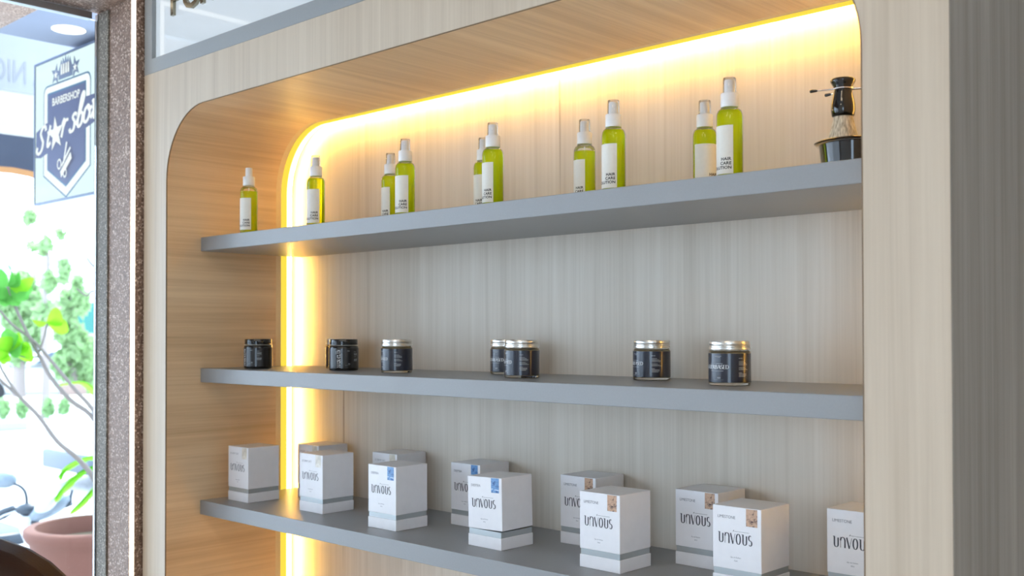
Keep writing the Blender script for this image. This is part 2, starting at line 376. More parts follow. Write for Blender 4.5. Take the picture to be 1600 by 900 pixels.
for zt, zb in SH:
    MB().bbox(XL+.0006, XR-.0006, YS, YP-.0004, zb, zt, .0012).build('shelf', 'shelf_grey', cab)

# ------------------------------------------------------------------ text tools
_tc = {}
def text2d(s, size, bold=0.0, xs=1.0, spacing=1.0):
    key = (s, size, bold, xs, spacing)
    if key in _tc: return _tc[key]
    cu = bpy.data.curves.new('t', 'FONT'); cu.body = s; cu.size = 1; cu.offset = bold; cu.space_character = spacing; cu.resolution_u = 3
    o = bpy.data.objects.new('t', cu); col.objects.link(o)
    dg = bpy.context.evaluated_depsgraph_get(); me = o.evaluated_get(dg).to_mesh()
    k = size/.70      # cap height of the built-in face is about .70
    vs = [(v.co.x*k*xs, v.co.y*k) for v in me.vertices]; fs = [tuple(p.vertices) for p in me.polygons]
    o.evaluated_get(dg).to_mesh_clear(); bpy.data.objects.remove(o); bpy.data.curves.remove(cu)
    x0 = min(v[0] for v in vs); vs = [(x-x0, y) for x, y in vs]
    _tc[key] = (vs, fs); return _tc[key]
def width(t): return max(v[0] for v in t[0])
def shift(t, dx, dy, rot=0):
    c, s = math.cos(rot), math.sin(rot)
    return ([(x*c-y*s+dx, x*s+y*c+dy) for x, y in t[0]], t[1])
def merge(*ts):
    vs = []; fs = []
    for t in ts:
        o = len(vs); vs += t[0]; fs += [tuple(i+o for i in f) for f in t[1]]
    return (vs, fs)
def bar(x0, x1, y0, y1, n=1):
    xs = [x0+(x1-x0)*i/n for i in range(n+1)]
    return ([(x, y0) for x in xs]+[(x, y1) for x in xs], [(i, i+1, n+2+i, n+1+i) for i in range(n)])
def nib(pts, thick, thin=None, ends=None):
    """ribbon; with thin given the width follows the stroke direction (vertical strokes thick)"""
    vs = []; fs = []; n = len(pts)
    for i, p in enumerate(pts):
        a = pts[max(i-1, 0)]; b = pts[min(i+1, n-1)]; dx, dy = b[0]-a[0], b[1]-a[1]; l = math.hypot(dx, dy) or 1
        dx, dy = dx/l, dy/l
        wd = thick if thin is None else thin+(thick-thin)*abs(dy)**1.6
        vs += [(p[0]-dy*wd/2, p[1]+dx*wd/2), (p[0]+dy*wd/2, p[1]-dx*wd/2)]
    for i in range(n-1): fs.append((2*i, 2*i+1, 2*i+3, 2*i+2))
    return (vs, fs)
def arc(cx, cy, rx, ry, a0, a1, n=12):
    return [(cx+rx*math.cos(math.radians(a0+(a1-a0)*i/n)), cy+ry*math.sin(math.radians(a0+(a1-a0)*i/n))) for i in range(n+1)]
T_, H_ = .17, .05
def V(x, y0=0, y1=1, wd=T_): return nib([(x, y0), (x, y1)], wd)
def L_(a, b, wd): return nib([a, b], wd)
SERIF = {
 'A': (.80, [L_((.04,0),(.36,1),.06), L_((.36,1),(.74,0),T_), L_((.14,.34),(.6,.34),H_)]),
 'B': (.70, [V(.1), nib([(.1,.975),(.3,.975)]+arc(.3,.75,.22,.225,90,-90), .15, H_), nib([(.1,.52),(.33,.52)]+arc(.33,.275,.25,.25,90,-90)+[(.1,.025)], .16, H_)]),
 'C': (.80, [nib(arc(.42,.5,.33,.47,45,315,18), T_, H_), L_((.72,.62),(.72,.98),.05)]),
 'D': (.80, [V(.1), nib([(.1,.975),(.3,.975)]+arc(.3,.5,.38,.475,90,-90,14)+[(.1,.025)], .16, H_)]),
 'E': (.62, [V(.1), L_((.1,.975),(.56,.975),H_), L_((.1,.5),(.46,.5),H_), L_((.1,.025),(.56,.025),H_)]),
 'H': (.84, [V(.1), V(.68), L_((.1,.5),(.68,.5),H_), L_((0,.98),(.22,.98),.04), L_((.57,.02),(.8,.02),.04)]),
 'I': (.34, [V(.14), L_((.02,.98),(.26,.98),.04), L_((.02,.02),(.26,.02),.04)]),
 'L': (.60, [V(.1), L_((.1,.025),(.56,.025),H_), L_((.55,0),(.55,.25),.04)]),
 'R': (.76, [V(.1), nib([(.1,.975),(.3,.975)]+arc(.3,.73,.24,.245,90,-90)+[(.1,.485)], .15, H_), L_((.32,.48),(.68,0),T_)]),
 'S': (.60, [nib(arc(.28,.74,.2,.235,40,250,10)+arc(.28,.26,.22,.235,75,-140,10), T_, H_)]),
 'T': (.68, [V(.33), L_((.02,.975),(.64,.975),H_)]),
 'W': (1.12, [L_((.06,1),(.3,0),T_), L_((.3,0),(.54,1),.06), L_((.54,1),(.78,0),T_), L_((.78,0),(1.04,1),.06)]),
 'Y': (.74, [L_((.06,1),(.36,.45),T_), L_((.36,.45),(.66,1),.06), V(.36,0,.47)]),
 ' ': (.35, []),
}
def serif(s, h):
    out = []; x = 0
    for ch in s:
        adv, gl = SERIF[ch]
        for g in gl: out.append(([(px*h+x, py*h) for px, py in g[0]], g[1]))
        x += adv*h
    return merge(*out)
def flat(t, x, z, y, name, mat, parent, thick=0):
    b = MB().add([(x+u, y, z+v) for u, v in t[0]], t[1]); return b.build(name, mat, parent)
def wrap(t, az, z, r, name, mat, parent):
    b = MB().add([(r*math.sin(az+u/r), -r*math.cos(az+u/r), z+v) for u, v in t[0]], t[1]); return b.build(name, mat, parent)
def cyl_patch(a0, a1, z0, z1, r, th=.0002, n=24):
    vs = []; fs = []
    for i in range(n+1):
        a = a0+(a1-a0)*i/n
        for rr in (r, r+th):
            vs += [(rr*math.sin(a), -rr*math.cos(a), z0), (rr*math.sin(a), -rr*math.cos(a), z1)]
    for i in range(n):
        k = 4*i
        fs += [(k+2, k+3, k+7, k+6), (k, k+4, k+5, k+1), (k+1, k+5, k+7, k+3), (k, k+2, k+6, k+4)]
    fs += [(0, 1, 3, 2), (4*n, 4*n+2, 4*n+3, 4*n+1)]
    return MB().add(vs, fs)
def camaz(x, y): return math.atan2(CAM.x-x, y-CAM.y)

# ------------------------------------------------------------------ lightbox sign on top of the cabinet
sg = thing('lightbox_sign', 'white illuminated sign box with grey frame and metal letters above the cabinet', 'sign', (XF, 0, ZS))
WS, HS = XO-XF, .46; FB = .0325
MB().box(0, WS, 0, .16, .0005, FB).build('frame_bar', 'frame_grey', sg)
MB().box(0, WS, 0, .16, HS-FB, HS).build('frame_bar', 'frame_grey', sg)
MB().box(0, FB, 0, .16, FB, HS-FB).build('frame_bar', 'frame_grey', sg)
MB().box(WS-FB, WS, 0, .16, FB, HS-FB).build('frame_bar', 'frame_grey', sg)
MB().box(FB, WS-FB, .010, .014, FB, HS-FB).build('face', 'acrylic_white', sg)
def raised(t, x, z, y0, y1, name, mat, parent):
    bm = bmesh.new(); vv = [bm.verts.new((x+u, y0, z+v)) for u, v in t[0]]
    for f in t[1]:
        try: bm.faces.new([vv[i] for i in f])
        except ValueError: pass
    r = bmesh.ops.extrude_face_region(bm, geom=list(bm.faces))
    for e in r['geom']:
        if isinstance(e, bmesh.types.BMVert): e.co.y = y1
    return MB().addbm(bm).build(name, mat, parent)
CH = .066
for ch, lx in (('F', -2.106), ('O', -2.056), ('R', -1.983)):
    raised(text2d(ch, CH, .012), lx-XF, 2.141-ZS, .003, .010, 'letter', 'letter_metal', sg)

# ------------------------------------------------------------------ hair solution bottles
R_B, H_B = .0184, .145
def make_bottle(fill, overcap):
    t = thing('spray_bottle', 'x', 'bottle', (0,0,0), 0, 'lime hair solution bottles on the top shelf')
    body = [(.0135,0),(.0172,.0012),(R_B,.004),(R_B,.090),(.0178,.0945),(.0160,.0985),(.0125,.1012),(.0098,.1020),(.0095,.1035)]
    MB().lathe(body, 40).build('bottle_body', 'clear_plastic', t, 50)
    top = .098 if fill else .0905
    lq = [(.0001,.0016),(.0150,.0018),(R_B-.0009,.0045),(R_B-.0009,.0895)]
    lq += [(.0168,.0940),(.0148,top),(.0001,top)] if fill else [(R_B-.001,top),(.0001,top)]
    lqo = MB().lathe(lq, 40).build('liquid', 'lime_liquid', t, 50)
    MB().lathe([(.0012,.006),(.0012,.099)], 10).build('dip_tube', 'white_plastic', lqo, 60)
    MB().lathe([(.0001,.1030),(.0122,.1030),(.0126,.1036),(.0126,.1215),(.0118,.1228),(.0001,.1228)], 36).build('collar', 'white_plastic', t, 40)
    MB().lathe([(.0001,.1229),(.0074,.1229),(.0072,.1405),(.0066,.1418),(.0001,.1420)], 28).build('spray_head', 'white_plastic', t, 40)
    MB().lathe([(.0012,0),(.0012,.0012)], 10, (.0, -.0073, .1345), 'y').build('nozzle', 'white_plastic', t, 40)
    if overcap:
        MB().lathe([(.0093,.1230),(.0092,.1440),(.0085,.1450),(.0001,.1450)], 30).build('overcap', 'clear_plastic', t, 40)
    a1 = 0.0; a0 = -math.radians(130)
    lab = cyl_patch(a0, a1, .0075, .0755, R_B+.00005).build('label', 'paper_cream', t, 60)
    lines = []
    for i, s in enumerate(('HAIR', 'CARE', 'SOLUTION')):
        tx = text2d(s, .0041, .030, 1.10, 1.05); lines.append(shift(tx, -width(tx)-.0026, .0068+(2-i)*.0060))
    wrap(merge(*lines), 0, .0075, R_B+.0004, 'lettering', 'ink', lab)
    return t
protos = {}
BOT = [  # x, y, label edge angle from camera, full, overcap, label
 (-1.969,.113,14,0,0,'lime spray bottle standing alone at the left end of the top shelf'),
 (-1.752,.130,22,1,1,'lime spray bottle standing alone before the brightest glow, second from the left'),
 (-1.621,.216,-5,1,1,'shorter-looking rear bottle of the second cluster, left of its front neighbour'),
 (-1.482,.134,18,1,1,'front bottle of the second cluster, just right of the rear one'),
 (-1.369,.226,4,1,1,'rear bottle mostly hidden behind the middle front bottle'),
 (-1.260,.139,2,1,1,'middle front bottle on the top shelf that hides another behind it'),
 (-1.128,.225,2,0,1,'rear bottle with lowered liquid in the fourth cluster'),
 (-1.002,.142,15.5,1,1,'tall front bottle right of the one with lowered liquid'),
 (-.901,.241,75,1,1,'rear bottle with its whole cream label facing forward, fifth cluster'),
 (-.795,.141,14.5,1,1,'tallest-looking front bottle, rightmost of all lime bottles'),
]
for x, y, ph, full, oc, lb in BOT:
    k = (full, oc)
    if k not in protos: protos[k] = make_bottle(full, oc); o = protos[k]
    else: o = copy_tree(protos[k])
    o.location = (x, y, SH[0][0]+.0002); o.rotation_euler = (0, 0, camaz(x, y)+math.radians(ph)); o['label'] = lb

# ------------------------------------------------------------------ jars
R_J, H_J = .0305, .065
def info_rows(x0, rows):
    return merge(*[bar(x0, x0+wd, z, z+h, 3) for wd, z, h in rows])
def make_jar(black):
    t = thing('hair_clay_jar' if black else 'pomade_jar', 'x', 'jar', (0,0,0), 0, 'black hair clay jars on the middle shelf' if black else 'silver-lidded pomade jars on the middle shelf')
    if black:
        MB().lathe([(.0001,0),(.026,0),(.0295,.0012),(R_J,.004),(R_J,.046),(.0298,.0495),(.0275,.0520),(.0265,.0525),(.0265,.0545),(.0001,.0545)], 48).build('jar_body', 'jar_black', t, 40)
        rib = [(.0001,.0530),(.0283,.0530),(.0290,.0536),(.0290,.0560),(.0282,.0566),(.0288,.0574),(.0288,.0630),(.0280,.0646),(.0001,.0648)]
        MB().lathe(rib, 48).build('lid', 'jar_black', t, 35)
        MB().lathe([(.0296,.0515),(.0299,.0520),(.0296,.0526)], 48).build('lid_ring', 'silver_lid', t, 40)
        lab = cyl_patch(-2.6, 2.6, .0055, .0455, R_J+.00005, n=60).build('label', 'label_black', t, 60)
        tx = serif('HAIR CLAY', .0070); tx = shift(tx, .0035, 0, PI/2)
        L = max(v[1] for v in tx[0]); k = .036/L; tx = ([(x, y*k) for x, y in tx[0]], tx[1])
        wrap(tx, 0, .0075, R_J+.0004, 'lettering', 'print_white', lab)
        rows = merge(bar(-.0062, -.0050, .034, .041), bar(.0062, .0068, .014, .036), bar(.0175, .0235, .0405, .0412, 3), bar(.0185, .0225, .0400, .0404, 3), bar(.0195, .0240, .0135, .0152, 3), bar(.0130, .0240, .0115, .0118, 3),
                     info_rows(.0330, [(.006,.0385,.0007),(.010,.035,.0007),(.009,.0335,.0007),(.010,.032,.0007),(.006,.0285,.0007),(.010,.0235,.0009),(.010,.0218,.0009),(.009,.0200,.0009)]))
        wrap(rows, 0, 0, R_J+.0004, 'small_print', 'print_grey', lab)['kind'] = 'stuff'
    else:
        g = [(.0001,0),(.027,0),(.0298,.0010),(R_J,.0030),(R_J,.0465),(.0298,.0490),(.0283,.0505),(.0283,.0520),(.0001,.0520)]
        MB().lathe(g, 48).build('jar_body', 'jar_glass', t, 40)
        MB().lathe([(.0001,.0045),(.0270,.0045),(.0282,.006),(.0282,.0470),(.0001,.0475)], 40).build('gel', 'jar_gel', t, 40)
        lid = [(.0001,.0521),(.0296,.0521),(.0303,.0527),(.0303,.0552),(.0294,.0560),(.0299,.0567),(.0299,.0578),(.0293,.0584),(.0297,.0590),(.0297,.0634),(.0290,.0648),(.0001,.0650)]
        MB().lathe(lid, 48).build('lid', 'silver_lid', t, 35)
        lab = cyl_patch(-2.6, 2.6, .0048, .0470, R_J+.00005, n=60).build('label', 'label_navy', t, 60)
        tx = serif('WATERBASED', .0058); k = .046/width(tx); tx = ([(x*k-.046, y) for x, y in tx[0]], tx[1])
        wrap(tx, 0, .0245, R_J+.0004, 'lettering', 'print_white', lab)
        rows = merge(bar(-.033, -.012, .0320, .0324, 6), bar(-.020,-.009,.0318,.0326, 3), bar(-.030, -.008, .0212, .0220, 6), bar(-.022, -.011, .0425, .0432, 3), bar(-.019, -.013, .0410, .0417, 3), bar(-.018, -.0125, .0105, .0127, 3), bar(-.023, -.008, .0085, .0088, 4),
                     info_rows(.0145, [(.006,.0395,.0009),(.009,.0350,.0007),(.012,.0332,.0007),(.015,.0316,.0007),(.015,.0300,.0007),(.010,.0265,.0007),(.013,.0248,.0007),(.016,.0232,.0007),(.005,.0185,.0009),(.013,.0168,.0009),(.013,.0150,.0009),(.011,.0133,.0009)]))
        wrap(rows, 0, 0, R_J+.0004, 'small_print', 'print_grey', lab)['kind'] = 'stuff'
    return t
def on_shelf(u, y, z):
    d = fw+r2*((u-800)/1650.29)
    k = (y-CAM.y)/d.y; return CAM.x+d.x*k, y
JAR = [ # u(px), y, text angle from camera, black, label
 (403.5,.150,-66,1,'black-lidded jar at the left end of the middle shelf'),
 (537.0,.200,-19,1,'black jar with vertical white lettering, in front of a silver-lidded one'),
 (530.5,.285,-70,0,'jar almost hidden behind the black jar with vertical lettering'),
 (620.0,.200,-36,0,'single silver-lidded navy jar next right of the black jars'),
 (791.5,.285,-10,0,'rear jar of the overlapping silver-lidded pair at mid shelf'),
 (815.3,.190,-34,0,'front jar of the overlapping silver-lidded pair at mid shelf'),
 (1018.0,.270,-27,0,'silver-lidded navy jar second from the right on the middle shelf'),
 (1139.7,.199,-2,0,'rightmost and largest-looking navy jar with white lettering'),
]
jp = {}
for u, y, ph, bl, lb in JAR:
    x, y = on_shelf(u, y, 0)
    if bl not in jp: jp[bl] = make_jar(bl); o = jp[bl]
    else: o = copy_tree(jp[bl])
    o.location = (x, y, SH[1][0]+.0002); o.rotation_euler = (0, 0, camaz(x, y)+math.radians(ph)); o['label'] = lb

# ------------------------------------------------------------------ perfume boxes
BW, BD, BH = .080, .080, .1195
def logo():
    g = []; x = 0
    def add(adv, strokes):
        nonlocal x
        for s in strokes: g.append(([(a*.62+x, b) for a, b in s[0]], s[1]))
        x += adv*.62
    T, h = .20, .055
    u = [L_((.0,.985),(.26,.985),h), nib([(.2,1),(.2,.26)]+arc(.46,.26,.26,.24,180,360,10)+[(.72,.9)], T, h)]
    n = [L_((.08,0),(.08,1),.07), nib([(.08,.66)]+arc(.38,.68,.3,.30,170,0,10)+[(.68,.0)], T, h)]
    v = [L_((.02,1),(.38,0),T*.95), L_((.38,0),(.72,1.0),.06)]
    o = [nib(arc(.36,.5,.30,.485,0,360,24), T, h)]
    s = [nib(arc(.28,.74,.2,.235,50,250,10)+arc(.30,.26,.22,.235,75,-140,10), T, h)]
    add(.98, u); add(.90, n); add(.84, v); add(.86, o); add(.98, u); add(.55, s)
    g.append(bar(1.53, 2.9, 1.20, 1.225)); g.append(nib([(1.42, 1.18), (1.5, 1.32)], .05))
    t = merge(*g); k = .056/width(t)
    return ([(a*k, b*.0150) for a, b in t[0]], t[1])
LOGO = logo()
def make_box(kind):
    t = thing('perfume_box', 'x', 'box', (0,0,0), 0, 'white perfume boxes on the bottom shelf')
    MB().bbox(0, BW, 0, BD, 0, .0203, .0007).build('box_base', 'box_white', t)
    MB().box(.0014, BW-.0014, .0014, BD-.0014, .0200, .0300).build('silver_band', 'band_silver', t)
    lid = MB().bbox(.0003, BW-.0003, .0003, BD-.0003, .0295, BH, .0007).build('box_lid', 'box_white', t)
    z0, LH = .0295, BH-.0295
    ttl = {'l': 'LIMESTONE', 'd': 'DEEPSEA', 's': 'STORMY SKY'}[kind]; ink = {'l': 'caption_ink', 'd': 'caption_ink', 's': 'pale_ink'}[kind]
    tx = text2d(ttl, .0042, .0, .95); kx = min(1, .036/width(tx)); tx = ([(a*kx, b) for a, b in tx[0]], tx[1])
    flat(tx, .0088, z0+LH*.805, .0001, 'title_lettering', ink, lid)
    flat(LOGO, .0095, z0+LH*.41, .0001, 'logo_lettering', 'logo_ink' if kind != 's' else 'caption_ink', lid)
    a = text2d('Eau de Parfum', .0020, 0, 1.0); b = text2d('50ml', .0019, 0, 1.0)
    flat(merge(shift(a, -width(a)/2, .0046), shift(b, -width(b)/2, 0)), .0385, z0+LH*.135, .0001, 'caption_lettering', 'caption_ink', lid)
    MB().box(.0555, .0735, .00005, .0006, z0+LH*.715, BH-.0009).build('swatch', {'l': 'swatch_stone', 'd': 'swatch_sea', 's': 'swatch_mist'}[kind], lid)
    return t
BOX = [ # near front-right corner x, y ; rotation deg, kind, label
 (-1.996,.130,0,'s','white perfume box alone at the left end of the bottom shelf'),
 (-1.762,.155,0,'s','front white box with beige swatch, second stack from the left'),
 (-1.915,.258,0,'s','rear white box in the strip glow, half hidden behind the second front box'),
 (-1.508,.134,1,'d','front white box with blue swatch, just right of the beige-swatch boxes'),
 (-1.662,.268,0,'s','rear white box whose top edge alone shows above a blue-swatch box'),
 (-1.412,.259,0,'d','rear white box with blue swatch, partly covered by a front box'),
 (-1.244,.142,0,'d','front white box with blue swatch and a slightly crooked lid'),
 (-1.139,.266,0,'l','leftmost of the rear boxes with brown stone swatch'),
 (-.992,.142,0,'l','front white box with brown swatch standing fully in view'),
 (-.893,.262,0,'l','rear box with brown swatch, second from the right in its row'),
 (-.766,.172,0,'l','front white box with brown swatch cut by the bottom of the picture'),
 (-.628,.252,0,'l','rightmost box, cut off by the cabinet\'s right stile'),
]
bp_ = {}
for i, (x, y, rz, kd, lb) in enumerate(BOX):
    if kd not in bp_: bp_[kd] = make_box(kd); o = bp_[kd]
    else: o = copy_tree(bp_[kd])
    r = math.radians(rz)
    o.location = (x-BW*math.cos(r), y-BW*math.sin(r), SH[2][0]+.0002); o.rotation_euler = (0, 0, r); o['label'] = lb
    if 'crooked' in lb:          # this lid sits slightly askew on its base
        for c in o.children:
            if c.name.startswith('box_lid'): c.rotation_euler = (0, math.radians(-1.3), math.radians(2.0)); c.location = (.0012, -.0004, .0008)
    else:
        for c in o.children:
            if c.name.startswith('box_lid'): c.rotation_euler = (0, 0, 0); c.location = (0, 0, 0)

# ------------------------------------------------------------------ shaving set
zs = SH[0][0]
bx, by = on_shelf(1334, .20, 0)
bowl = thing('shaving_bowl', 'glossy black shaving bowl with chrome rim at the right end of the top shelf', 'bowl', (bx, by, zs))
MB().lathe([(.0001,.0002),(.036,.0002),(.040,.002),(.0435,.034),(.0445,.0395),(.0425,.0395),(.0415,.034),(.038,.0045),(.0001,.004)], 56).build('bowl_body', 'gloss_black', bowl, 40)
MB().lathe([(.0446,.0385),(.0480,.0392),(.0488,.0400),(.0480,.0408),(.0446,.0402)], 56).build('rim', 'chrome', bowl, 60)
MB().lathe([(.0425,.0413),(.0495,.0413),(.0503,.0420),(.0490,.0432),(.0430,.0430)], 56).build('rim_top', 'gloss_black', bowl, 60)
hx, hy = on_shelf(1319.5, .20, 0)
br = thing('shaving_brush', 'black-handled shaving brush hanging bristles down above the bowl', 'brush', (hx, hy, zs))
MB().lathe([(.0001,.0790),(.0130,.0790),(.0150,.0800),(.0162,.0870),(.0160,.0950),(.0145,.1030),(.0128,.1100),(.0120,.1150),(.0122,.1190),(.0145,.1230),(.0165,.1262),(.0168,.1285),(.0155,.1305),(.010,.1314),(.0001,.1316)], 40).build('handle', 'gloss_black', br, 60)
bs = []
for i in range(9):
    f = i/8; bs.append((.0125+.0105*f**1.1, .0788-.040*f))
MB().lathe([(.0001,.0789)]+bs+[(.020,.036),(.0001,.033)], 40).build('bristles', 'bristle', br, 50)
sx, sy = bx+.062, by+.03
st = thing('brush_stand', 'chrome brush stand fork with black tips gripping the brush handle', 'stand', (sx, sy, zs))
MB().lathe([(.0001,.0002),(.020,.0002),(.020,.004),(.006,.007),(.0001,.007)], 32).build('stand_base', 'chrome', st, 40)
MB().tube([(0,0,.006),(0,0,.1165)], .0030, 12).build('post', 'chrome', st, 60)
zc = .1165; cx, cy = hx-sx, hy-sy; rr = .0139
prA = [(0,0,zc)]+[(cx+rr*math.cos(a), cy+rr*math.sin(a), zc) for a in [math.radians(q) for q in (20,-10,-40,-70,-100,-130)]]+[(cx-.024, cy-.0155, zc),(cx-.030, cy-.017, zc)]
prB = [(0,0,zc)]+[(cx+rr*math.cos(a), cy+rr*math.sin(a), zc) for a in [math.radians(q) for q in (40,70,100,130)]]+[(cx-.020, cy+.0150, zc),(cx-.026, cy+.016, zc)]
for pr in (prA, prB):
    p = MB().tube(pr, .0011, 8).build('prong', 'chrome', st, 60)
    e = Vector(pr[-1]); d = (e-Vector(pr[-2])).normalized()
    MB().tube([e-d*.001, e+d*.002, e+d*.008, e+d*.0092], [.0014, .0019, .0025, .0016], 12).build('prong_tip', 'gloss_black', p, 60)

# ------------------------------------------------------------------ barber chair in the lower left corner
ch = thing('barber_chair', 'dark brown leather chair back rising in the lower left corner', 'chair', (-1.607, -.680, 0), math.radians(43.3))
def cushion(sx, sy, sz, p=4, n=28, m=16):
    vs = []; fs = []
    def sg_(v, e): return math.copysign(abs(v)**e, v)
    for j in range(m+1):
        t = -PI/2+PI*j/m
        for i in range(n):
            a = 2*PI*i/n; e = 2/p
            vs.append((sx*sg_(math.cos(t), .5)*sg_(math.cos(a), e), sy*sg_(math.cos(t), .5)*sg_(math.sin(a), e), sz*sg_(math.sin(t), .5)))
    for j in range(m):
        for i in range(n):
            i2 = (i+1) % n; fs.append((j*n+i, j*n+i2, (j+1)*n+i2, (j+1)*n+i))
    return vs, fs
def cush(name, mat, c, s, par, p=4):
    v, f = cushion(*s, p); return MB().add([(a+c[0], b+c[1], d+c[2]) for a, b, d in v], f).build(name, mat, par, 60)
back = MB()
prof = []
for k in range(25):
    a = math.radians(-18+216*k/24); prof.append((.27*math.copysign(abs(math.cos(a))**.75, math.cos(a)), 0.882+.285*math.copysign(abs(math.sin(a))**.8, math.sin(a))))
prof = [(.25, .58)]+prof+[(-.25, .58)]
fine = []
for i in range(len(prof)-1):
    for k in range(3):
        f = k/3; fine.append((prof[i][0]*(1-f)+prof[i+1][0]*f, prof[i][1]*(1-f)+prof[i+1][1]*f))
fine.append(prof[-1])
back.prism(fine, lambda p: (p[0], .0, p[1]), lambda p: (p[0], .11, p[1]))
bo = back.build('backrest', 'leather_brown', ch, 60)
bv = bo.modifiers.new('soft', 'BEVEL'); bv.width = .035; bv.segments = 4; bv.limit_method = 'ANGLE'; bv.angle_limit = math.radians(50)
cush('seat', 'leather_brown', (0, -.24, .52), (.27, .27, .075), ch, 6)
for s in (-1, 1): cush('armrest', 'leather_brown', (s*.31, -.20, .70), (.04, .24, .035), ch, 5); MB().box(s*.31-.015, s*.31+.015, -.25, -.15, .50, .68).build('arm_post', 'steel', ch)
MB().box(-.29, .29, -.26, -.14, .44, .47).build('seat_frame', 'steel', ch)
MB().lathe([(.0001,.03),(.05,.03),(.05,.44),(.0001,.44)], 24, (0, -.2, 0)).build('column', 'steel', ch, 40)
MB().lathe([(.0001,0),(.27,0),(.27,.012),(.08,.035),(.0001,.035)], 40, (0, -.2, 0)).build('base', 'steel', ch, 40)

# ------------------------------------------------------------------ shop lightbox outside
SX, SYs, SZ = -3.565, .42, 2.158
ss = thing('shop_sign', 'illuminated shield-logo shop lightbox hanging outside the window', 'sign', (SX, SYs, SZ))
hw, hz = .260, .2525
MB().box(-hw, hw, .006, .15, -hz, hz).build('sign_body', 'shop_under', ss)
MB().box(-hw+.008, hw-.008, .0, .0058, -hz+.008, hz-.008).build('face', 'shop_face', ss)
for a in ((-hw, hw, -hz, -hz+.008), (-hw, hw, hz-.008, hz), (-hw, -hw+.008, -hz+.008, hz-.008), (hw-.008, hw, -hz+.008, hz-.008)):
    MB().box(a[0], a[1], -.003, .0058, a[2], a[3]).build('edge_trim', 'shop_frame', ss)
def P2(x, z): return (x-SX, z-SZ)
_lay = [0]
def layer(poly, name, mat, parent=ss):
    _lay[0] += 1; y = -.0004*_lay[0]
    return MB().prism(poly, lambda p: (p[0], y, p[1]), lambda p: (p[0], y-.0003, p[1])).build(name, mat, parent)
def shield(hw_, zt_, zs_, ztip, r=.02, n=5):
    pts = []
    for cx, a0 in ((hw_-r, 0), (-hw_+r, 90)):
        for k in range(n+1):
            a = math.radians(a0+90*k/n); pts.append((cx+r*math.cos(a), zt_-r+r*math.sin(a)))
    return pts+[(-hw_, zs_), (0, ztip), (hw_, zs_)]
q = lambda z: z-SZ
layer(shield(.184, q(2.318), q(2.003), q(1.912), .030), 'shield_edge', 'shop_teal')
layer(shield(.178, q(2.312), q(2.006), q(1.919), .027), 'shield_border', 'shop_white')
layer(shield(.150, q(2.290), q(2.022), q(1.950), .004), 'shield_line', 'shop_teal')
layer(shield(.144, q(2.283), q(2.025), q(1.957), .003), 'shield_field', 'shop_dark')
layer([(-.20, q(2.07)), (-.245, q(2.075)), (-.240, q(2.165)), (-.17, q(2.185)), (-.05, q(2.20)), (.07, q(2.225)), (.15, q(2.235)), (.25, q(2.235)), (.25, q(2.15)), (.10, q(2.12)), (-.03, q(2.10)), (-.13, q(2.085))], 'banner', 'shop_dark')
_lay[0] += 1
def sflat(t, x, z, name, mat, parent=ss):
    y = -.0004*_lay[0]-.0006
    return MB().add([(x+u, y, z+v) for u, v in t[0]], t[1]).build(name, mat, parent)
tb = text2d('BARBERSHOP', .026, .022, .62, .98); kx = .213/width(tb); tb = ([(a*kx, b) for a, b in tb[0]], tb[1])
sflat(tb, -.107, q(2.241), 'title_lettering', 'shop_white')
def script(pts_list, wd, n=8):
    """smooth brush strokes through control points"""
    out = []
    for pts in pts_list:
        sm = []
        m_ = len(pts)
        for i in range(m_-1):
            p0, p1, p2, p3 = pts[max(i-1,0)], pts[i], pts[i+1], pts[min(i+2,m_-1)]
            for k in range(n):
                t = k/n
                sm.append(tuple(.5*((2*p1[c])+(-p0[c]+p2[c])*t+(2*p0[c]-5*p1[c]+4*p2[c]-p3[c])*t*t+(-p0[c]+3*p1[c]-3*p2[c]+p3[c])*t**3) for c in (0, 1)))
        sm.append(pts[-1]); out.append(nib(sm, wd, wd*.62))
    return out
def place(strokes, x, z, sc, slant=.28, rise=.0):
    return [([(a*sc+b*sc*slant+x, b*sc+z+rise*a*sc) for a, b in pl]) for pl in strokes]
G_S = [[(.62,.82),(.5,1.0),(.28,.95),(.18,.75),(.34,.55),(.48,.38),(.42,.12),(.2,.0),(.0,.1),(.02,.26)]]
G_t = [[(.22,.92),(.12,.3),(.18,.02),(.42,.18)], [(-.02,.62),(.42,.66)]]
G_r = [[(.0,.42),(.14,.6),(.06,.0)], [(.09,.3),(.26,.55),(.46,.56)]]
G_s = [[(.42,.52),(.26,.6),(.12,.48),(.3,.3),(.28,.06),(.06,.0),(-.04,.12)]]
G_b = [[(-.05,.1),(.22,.55),(.38,1.05),(.28,1.2),(.16,.95),(.1,.2),(.22,.0),(.42,.12),(.42,.42),(.24,.5)]]
G_o = [[(.3,.58),(.08,.44),(.06,.12),(.26,.0),(.46,.18),(.44,.46),(.28,.58),(.4,.42),(.62,.5)]]
G_x = [[(.04,.55),(.16,.58),(.3,.02),(.46,.06)], [(.5,.58),(.06,.0)]]
lett = []
for g, x, z, sc in ((G_S, -.236, q(2.086), .092), (G_t, -.158, q(2.102), .080), (G_r, -.040, q(2.122), .098), (G_s, .030, q(2.132), .098), (G_b, .078, q(2.142), .092), (G_o, .128, q(2.150), .092), (G_x, .180, q(2.158), .092)):
    _lay[0] += 0
    t = merge(*script(place(g, x, z, sc), .0165)); sflat(t, 0, 0, 'script_letter', 'shop_white')
def star(cx, cz, R, r, rot, n=5, sq=1):
    return [(cx+(R if k % 2 == 0 else r)*math.cos(rot+PI*k/n)*sq, cz+(R if k % 2 == 0 else r)*math.sin(rot+PI*k/n)) for k in range(2*n)]
_lay[0] += 2
